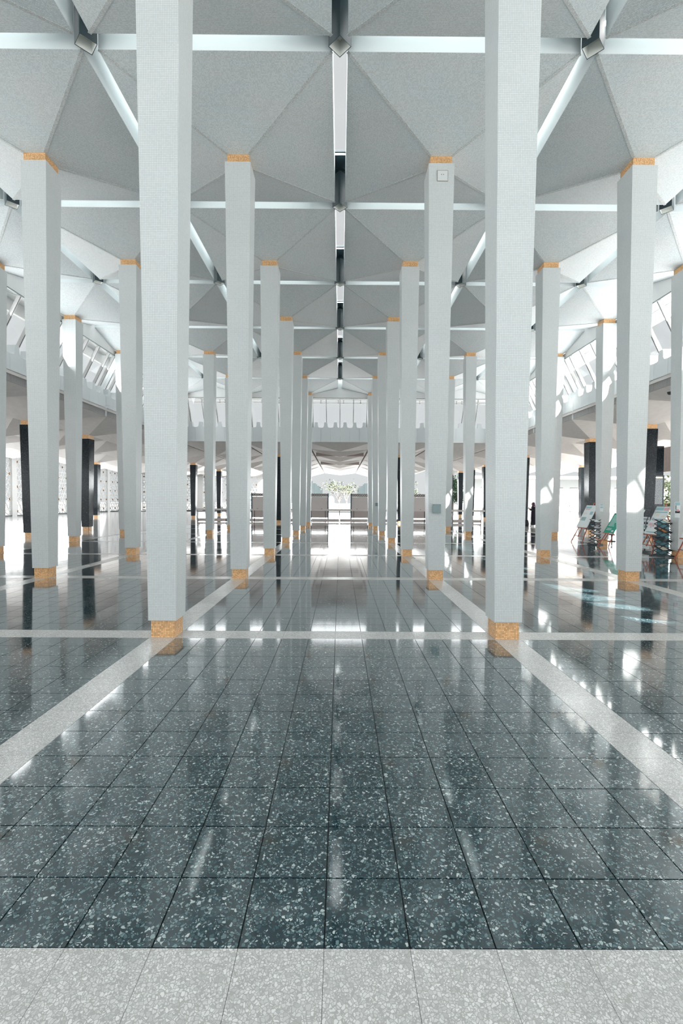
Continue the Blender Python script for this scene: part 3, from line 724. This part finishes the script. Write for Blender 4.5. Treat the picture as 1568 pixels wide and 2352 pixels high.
# ------------------------------------------------------------------ easels with boards (they face the hall centre, -X)
def easel(y0, y1, xb, zb, xt, zt, xf, label, boardmat, prints, seed=0, knob=True):
    """board from y0 (near) to y1 (far); bottom edge at (xb,zb), top edge at (xt,zt); feet at xf"""
    ym = (y0+y1)/2; t = empty('easel', (xf, ym, 0), label=label, cat='easel', group='easels with boards along the right side')
    L = lambda x, y, z: (x-xf, y-ym, z)
    dx, dz = xt-xb, zt-zb; n = Vector((dz, 0, -dx)).normalized()
    topx, topz = xb+dx*1.10, zb+dz*1.10
    for yy, ft in ((y0+0.10, y0-0.02), (y1-0.10, y1+0.02)):
        MB().bar(L(xf, ft, 0), L(xb+0.03+n.x*0.02, yy, zb), 0.026, 0.026, up=(0, 1, 0)).build('leg', M['wood_red'], t)
        MB().bar(L(xb+0.03+n.x*0.02, yy, zb), L(xb+dx*0.95+0.05, ym+(yy-ym)*0.35, zb+dz*0.95), 0.024, 0.024, up=(0, 1, 0)).build('leg', M['wood_red'], t)
    MB().bar(L(xt+0.62, ym, 0), L(xb+dx*0.9+0.06, ym, zb+dz*0.9), 0.026, 0.026, up=(0, 1, 0)).build('rear_leg', M['wood_red'], t)
    MB().bar(L(xf+(xb-xf)*0.25, ym, 0.24), L(xt+0.08, ym, zt+0.12), 0.028, 0.024, up=(0, 1, 0)).build('mast', M['wood_red'], t)
    f = 0.45; MB().bar(L(xf+(xb-xf)*f, y0+0.03, zb*f), L(xf+(xb-xf)*f, y1-0.03, zb*f), 0.03, 0.022).build('crossbar', M['wood_red'], t)
    MB().box(xb-xf-0.05, xb-xf+0.02, y0-ym+0.0, y1-ym, zb-0.03, zb-0.004).build('ledge', M['wood_red'], t)
    # board (a thing of its own, rests on the ledge)
    b = empty('board', (xb, ym, 0), label=prints['label'], cat='sign board', group='boards on the easels')
    Q = lambda u, v, o: (dx*v - n.x*o, (y1-y0)*(0.5-u), zb+dz*v - n.z*o)     # u 0..1 left(far)->right(near), v 0..1 up
    def quad(u0, u1, v0, v1, o0, o1):
        return MB().hexa([Q(u0, v0, o0), Q(u1, v0, o0), Q(u1, v1, o0), Q(u0, v1, o0), Q(u0, v0, o1), Q(u1, v0, o1), Q(u1, v1, o1), Q(u0, v1, o1)])
    quad(0, 1, 0, 1, 0, 0.018).build('panel', boardmat, b)
    for (u0, u1, v0, v1, m_) in prints['p']:
        quad(u0, u1, v0, v1, 0.018, 0.021).build('print', M[m_], b)
E1 = {'label': 'white sign board with cyan picture blocks, on the farthest easel', 'p': [(0.05, 0.55, 0.86, 0.95, 'cyan'), (0.08, 0.5, 0.80, 0.84, 'pink'), (0.65, 0.9, 0.58, 0.72, 'cyan'), (0.1, 0.52, 0.30, 0.46, 'cyan'), (0.2, 0.4, 0.34, 0.44, 'cream'), (0.1, 0.4, 0.6, 0.66, 'cream')]}
easel(18.12, 18.92, 9.78, 0.62, 10.20, 1.50, 9.57, 'red-brown wooden easel farthest from the camera, beside a brochure rack', M['white'], E1)
rnd = random.Random(4); pr = []
for k in range(12):
    v = 0.14+k*0.066
    if k in (2,): continue
    pr.append((0.12, rnd.uniform(0.55, 0.88), v, v+0.028, 'white'))
pr.append((0.7, 0.88, 0.06, 0.14, 'white'))
E2 = {'label': 'bright green sign board with rows of white lettering', 'p': pr}
easel(16.72, 17.35, 10.0, 0.50, 10.42, 1.22, 9.80, 'red-brown wooden easel holding the green board', M['green'], E2)
pr = [(0.02, 0.6, 0.86, 0.98, 'cyan'), (0.62, 0.98, 0.86, 0.97, 'pink'), (0.05, 0.95, 0.78, 0.82, 'cyan')]
for k in range(16):
    u, v = rnd.uniform(0.02, 0.8), rnd.uniform(0.12, 0.74); pr.append((u, u+rnd.uniform(0.08, 0.2), v, v+rnd.uniform(0.04, 0.12), rnd.choice(['pink', 'cyan', 'cream', 'pink', 'shutter', 'white'])))
pr.append((0.1, 0.85, 0.05, 0.09, 'cyan'))
E3 = {'label': 'pink and cyan illustrated poster board on the middle near easel', 'p': pr}
easel(14.42, 15.05, 10.02, 0.62, 10.42, 1.50, 9.82, 'red-brown wooden easel with an illustrated poster, before the black brochure rack', M['white'], E3)
E4 = {'label': 'white board on the easel at the right edge', 'p': [(0.1, 0.9, 0.8, 0.9, 'cyan')]}
easel(12.65, 13.38, 9.98, 0.62, 10.38, 1.50, 9.82, 'red-brown wooden easel cut by the right edge of the picture', M['white'], E4)
E5 = {'label': 'plain white board half hidden behind a second-row column', 'p': [(0.3, 0.8, 0.82, 0.84, 'cyan'), (0.3, 0.8, 0.7, 0.72, 'cyan')]}
easel(15.75, 16.35, 10.12, 0.62, 10.50, 1.40, 9.92, 'red-brown easel mostly hidden behind a second-row column', M['white'], E5)

# curved black stand with the picture grid board
t = empty('grid_display', (10.08, 15.06, 0), label='white display board with a grid of small dark pictures', cat='sign board')
MB().box(0.12, 0.135, 0.04, 0.58, 0.10, 1.16).build('panel', M['white'], t)
for r_ in range(6):
    for q in range(4):
        if q == 0: continue
        MB().box(0.108, 0.12, 0.50-q*0.13, 0.55-q*0.13, 0.32+r_*0.12, 0.39+r_*0.12).build('picture', M['ink' if (r_+q) % 3 else 'cyan'], t)
MB().box(0.108, 0.12, 0.05, 0.40, 1.08, 1.10).build('heading', M['ink'], t)
MB().box(0.05, 0.22, 0.0, 0.55, 0, 0.03).build('foot', M['metal_dark'], t)
MB().box(0.135, 0.15, 0.25, 0.30, 0.0, 1.1).build('stem', M['metal_dark'], t)
t = empty('curved_stand', (10.27, 15.34, 0), label='thin black curved stand frame in front of the grid board', cat='stand')
MB().tube([(-0.02, 0.33, 1.40), (-0.12, 0.33, 1.2), (-0.20, 0.33, 1.0), (-0.21, 0.33, 0.78), (-0.13, 0.33, 0.55), (0.02, 0.33, 0.2), (0.07, 0.33, 0.0)], 0.012, 6).build('front_rod', M['metal_dark'], t)
MB().tube([(-0.02, -0.28, 1.40), (-0.12, -0.28, 1.2), (-0.20, -0.28, 1.0), (-0.21, -0.28, 0.78), (-0.13, -0.28, 0.55), (0.02, -0.28, 0.2), (0.07, -0.28, 0.0)], 0.012, 6).build('rear_rod', M['metal_dark'], t)
MB().bar((-0.02, -0.28, 1.40), (-0.02, 0.33, 1.40), 0.02, 0.02).build('top_bar', M['metal_dark'], t)

# teal board behind the near rack
t = empty('teal_panel', (10.12, 14.33, 0), label='plain teal board standing behind the black brochure rack', cat='board')
MB().box(-0.19, 0.19, 0, 0.02, 0.03, 1.04).build('panel', M['teal'], t); MB().box(-0.15, 0.15, -0.07, 0.09, 0, 0.03).build('foot', M['ink'], t)

# zigzag brochure racks
def rack(loc, rz, h, wd, label, n=4, papers=()):
    t = empty('brochure_rack', loc, rz, label=label, cat='brochure rack', group='black folding brochure racks')
    dp = 0.26; hs = h/n
    for k in range(n):
        z0 = 0.05+k*hs
        for sx in (-wd/2, wd/2):
            MB().bar((sx, -dp/2, z0), (sx, dp/2, z0+hs*0.5), 0.018, 0.022, up=(1, 0, 0)).build('strut', M['metal_dark'], t)
            MB().bar((sx, dp/2, z0+hs*0.5), (sx, -dp/2, z0+hs), 0.018, 0.022, up=(1, 0, 0)).build('strut', M['metal_dark'], t)
            MB().bar((sx, dp/2, z0), (sx, -dp/2, z0+hs*0.5), 0.018, 0.022, up=(1, 0, 0)).build('strut', M['metal_dark'], t)
            MB().bar((sx, -dp/2, z0+hs*0.5), (sx, dp/2, z0+hs), 0.018, 0.022, up=(1, 0, 0)).build('strut', M['metal_dark'], t)
        p = MB().hexa([(-wd/2, -dp/2, z0+hs*0.50), (wd/2, -dp/2, z0+hs*0.50), (wd/2, dp/2, z0+hs*0.98), (-wd/2, dp/2, z0+hs*0.98),
                       (-wd/2, -dp/2, z0+hs*0.50+0.012), (wd/2, -dp/2, z0+hs*0.50+0.012), (wd/2, dp/2, z0+hs*0.98+0.012), (-wd/2, dp/2, z0+hs*0.98+0.012)]).build('tray', M['metal_dark'], t)
        MB().box(-wd/2, wd/2, -dp/2-0.012, -dp/2, z0+hs*0.50-0.01, z0+hs*0.50+0.03).build('lip', M['metal_dark'], t)
    MB().box(-wd/2-0.02, wd/2+0.02, -dp/2-0.10, dp/2+0.08, 0.0, 0.045).build('foot', M['metal_dark'], t)
    for (k, u0, u1, m_) in papers:
        z0 = 0.05+k*hs; f = lambda y: z0+hs*0.50+(y+dp/2)/dp*hs*0.48+0.014
        b = MB().hexa([(u0, -dp/2+0.01, f(-dp/2+0.01)), (u1, -dp/2+0.01, f(-dp/2+0.01)), (u1, dp/2-0.04, f(dp/2-0.04)), (u0, dp/2-0.04, f(dp/2-0.04)),
                       (u0, -dp/2+0.01, f(-dp/2+0.01)+0.012), (u1, -dp/2+0.01, f(-dp/2+0.01)+0.012), (u1, dp/2-0.04, f(dp/2-0.04)+0.012), (u0, dp/2-0.04, f(dp/2-0.04)+0.012)])
        b.build('leaflet', M[m_], t)
rack((9.86, 13.95, 0), 0.35, 1.08, 0.42, 'black zigzag brochure rack with a cream leaflet, before the rightmost column', papers=((0, -0.15, 0.06, 'cream'), (2, -0.1, 0.0, 'orange'), (3, 0.02, 0.15, 'cream'), (3, -0.17, -0.02, 'cyan')))
rack((9.88, 17.72, 0), 0.35, 0.92, 0.28, 'black zigzag brochure rack full of white leaflets, between the two far easels', papers=((0, -0.12, 0.02, 'white'), (0, 0.04, 0.12, 'orange'), (1, -0.12, 0.12, 'white'), (2, -0.12, 0.0, 'white'), (2, 0.02, 0.12, 'white'), (3, -0.12, 0.12, 'white')))
t = empty('stool', (11.4, 19.2, 0), label='small black stool behind the green sign board', cat='stool')
MB().tube([(0, 0, 0.26), (0, 0, 0.30)], 0.13, 16).build('seat', M['ink'], t); MB().tube([(0, 0, 0.03), (0, 0, 0.26)], 0.03, 8).build('post', M['ink'], t); MB().tube([(0, 0, 0), (0, 0, 0.03)], [0.16, 0.14], 16).build('foot', M['ink'], t)

# ------------------------------------------------------------------ woman standing in profile, facing -X, looking at a phone
def skin_body(name, pts, edges, mat, parent, sub=2):
    m = bpy.data.meshes.new(name); m.from_pydata([p[:3] for p in pts], edges, []); m.materials.append(mat)
    o = bpy.data.objects.new(name, m); COL.objects.link(o); o.parent = parent
    md = o.modifiers.new('skin', 'SKIN'); md.use_smooth_shade = True
    sv = m.skin_vertices[0].data
    for k, p in enumerate(pts): sv[k].radius = (p[3], p[4] if len(p) > 4 else p[3]); sv[k].use_root = (k == 0)
    s_ = o.modifiers.new('sub', 'SUBSURF'); s_.levels = sub; s_.render_levels = sub
    return o
PX, PY = 12.93, 30.7
per = empty('person', (PX, PY, 0), label='standing person in a long black robe and headscarf, looking down at a phone', cat='person')
pts = [(0, 0, 0.86, .115, .13), (0, 0, 1.02, .10, .12), (0.01, 0, 1.20, .10, .14), (0.0, 0, 1.32, .06, .10), (-0.03, 0, 1.39, .045),
       (-0.05, 0, 1.46, .075, .07), (-0.045, 0, 1.53, .07, .065),
       (0.0, -.16, 1.29, .045), (-0.02, -.19, 1.06, .038), (-0.20, -.10, 1.16, .028), (-0.26, -.07, 1.19, .022),
       (0.0, .16, 1.29, .045), (-0.02, .19, 1.06, .038), (-0.20, .10, 1.15, .028), (-0.26, .06, 1.18, .022),
       (0, -.09, 0.82, .08), (0, -.09, 0.46, .055), (0.02, -.09, 0.10, .038), (-.10, -.09, 0.04, .032),
       (0, .09, 0.82, .08), (0.01, .09, 0.46, .055), (0.05, .09, 0.10, .038), (-.07, .09, 0.04, .032)]
ed = [(0, 1), (1, 2), (2, 3), (3, 4), (4, 5), (5, 6), (3, 7), (7, 8), (8, 9), (9, 10), (3, 11), (11, 12), (12, 13), (13, 14), (0, 15), (15, 16), (16, 17), (17, 18), (0, 19), (19, 20), (20, 21), (21, 22)]
body = skin_body('body', pts, ed, M['skin'], per)
MB().rings([(0.02, 0, 0.10, .19, .20), (0.02, 0, 0.35, .16, .19), (0.02, 0, 0.85, .14, .18), (0.015, 0, 1.05, .13, .17), (0.01, 0, 1.22, .13, .20), (0, 0, 1.31, .10, .16), (-0.02, 0, 1.38, .06, .08)]).build('robe', M['cloth'], per, smooth=True)
MB().tube([(0.0, -.16, 1.29), (-0.03, -.20, 1.05), (-0.19, -.11, 1.15)], [.07, .075, .06], 10).build('sleeve', M['cloth'], per, smooth=True)
MB().tube([(0.0, .16, 1.29), (-0.03, .20, 1.05), (-0.19, .11, 1.14)], [.07, .075, .06], 10).build('sleeve', M['cloth'], per, smooth=True)
MB().bar((-0.13, -0.05, 1.0), (-0.15, -0.05, 0.45), 0.03, 0.06).build('robe_lining', M['purple'], per, label='purple edge of the robe')
hj = MB(); hj.rings([(0.03, 0, 1.27, .13, .17), (0.02, 0, 1.36, .10, .11), (0.0, 0, 1.44, .10, .098), (-0.005, 0, 1.52, .10, .095), (0.0, 0, 1.57, .08, .08), (0.01, 0, 1.605, .035, .035)])
hj.build('headscarf', M['purple'], per, smooth=True)
MB().rings([(-0.098, 0, 1.425, .022, .035), (-0.105, 0, 1.46, .03, .05), (-0.10, 0, 1.50, .03, .052), (-0.09, 0, 1.53, .025, .045)]).build('face', M['skin'], per, smooth=True)
MB().rings([(-0.135, 0, 1.463, .012, .012), (-0.132, 0, 1.475, .012, .010), (-0.125, 0, 1.495, .005, .006)]).build('nose', M['skin'], per, smooth=True)
for sg in (-1, 1):
    MB().rings([(-0.128, sg*0.022, 1.492, .004, .008), (-0.130, sg*0.022, 1.497, .005, .009), (-0.128, sg*0.022, 1.502, .003, .007)]).build('eye', M['ink'], per)
MB().box(-0.132, -0.126, -0.016, 0.016, 1.447, 1.453).build('mouth', plain('lip', (0.4, 0.12, 0.1), 0.5), per)
for sg, hz in ((-1, 1.19), (1, 1.18)):
    yb_ = sg*0.07
    h_ = MB(); h_.rings([(-0.27, yb_, hz-0.012, .03, .016), (-0.275, yb_, hz, .038, .02), (-0.27, yb_, hz+0.012, .03, .016)])
    hand = h_.build('hand', M['skin'], per, smooth=True)
    for q in range(4): MB().tube([(-0.30, yb_-sg*0.006*q, hz-0.012+q*0.009), (-0.325, yb_-sg*0.02, hz-0.008+q*0.009), (-0.325, yb_-sg*0.05, hz+q*0.009)], [.0075, .007, .0055], 6).build('finger', M['skin'], hand)
    MB().tube([(-0.27, yb_, hz+0.012), (-0.295, yb_-sg*0.02, hz+0.03), (-0.315, yb_-sg*0.03, hz+0.03)], [.009, .008, .006], 6).build('thumb', M['skin'], hand)
for sg, dx in ((-1, -0.03), (1, 0.0)):
    MB().rings([(-0.06+dx, sg*.09, 0.0, .13, .048), (-0.06+dx, sg*.09, 0.03, .13, .046), (-0.03+dx, sg*.09, 0.065, .08, .042), (0.0+dx, sg*.09, 0.10, .045, .04)]).build('shoe', M['white'], per, smooth=True, label='white shoe')
t = empty('phone', (PX-0.335, PY, 1.215), label='dark phone held by the standing person', cat='phone')
MB().hexa([(-0.03, -.035, -.02), (-0.022, -.035, -.026), (-0.022, .035, -.026), (-0.03, .035, -.02), (0.03, -.035, .05), (0.038, -.035, .044), (0.038, .035, .044), (0.03, .035, .05)]).build('case', M['ink'], t)
t = empty('bag', (12.42, 30.7, 0), label='black rucksack slumped on the floor beside the standing person', cat='bag')
MB().rings([(0, 0, 0, .20, .15), (0, 0, .1, .21, .16), (0.02, 0, .25, .17, .14), (0.06, 0, .38, .11, .10), (0.08, 0, .43, .05, .05)]).build('body', M['cloth'], t, smooth=True)
MB().rings([(0.0, -.15, .05, .12, .05), (0.0, -.16, .15, .12, .05), (0.0, -.14, .20, .09, .03)]).build('pocket', M['cloth'], t, smooth=True)
MB().tube([(0.16, 0, 0.08), (0.22, 0, 0.15), (0.18, 0, 0.30), (0.10, 0, 0.40)], 0.014, 6).build('strap', M['ink'], t)
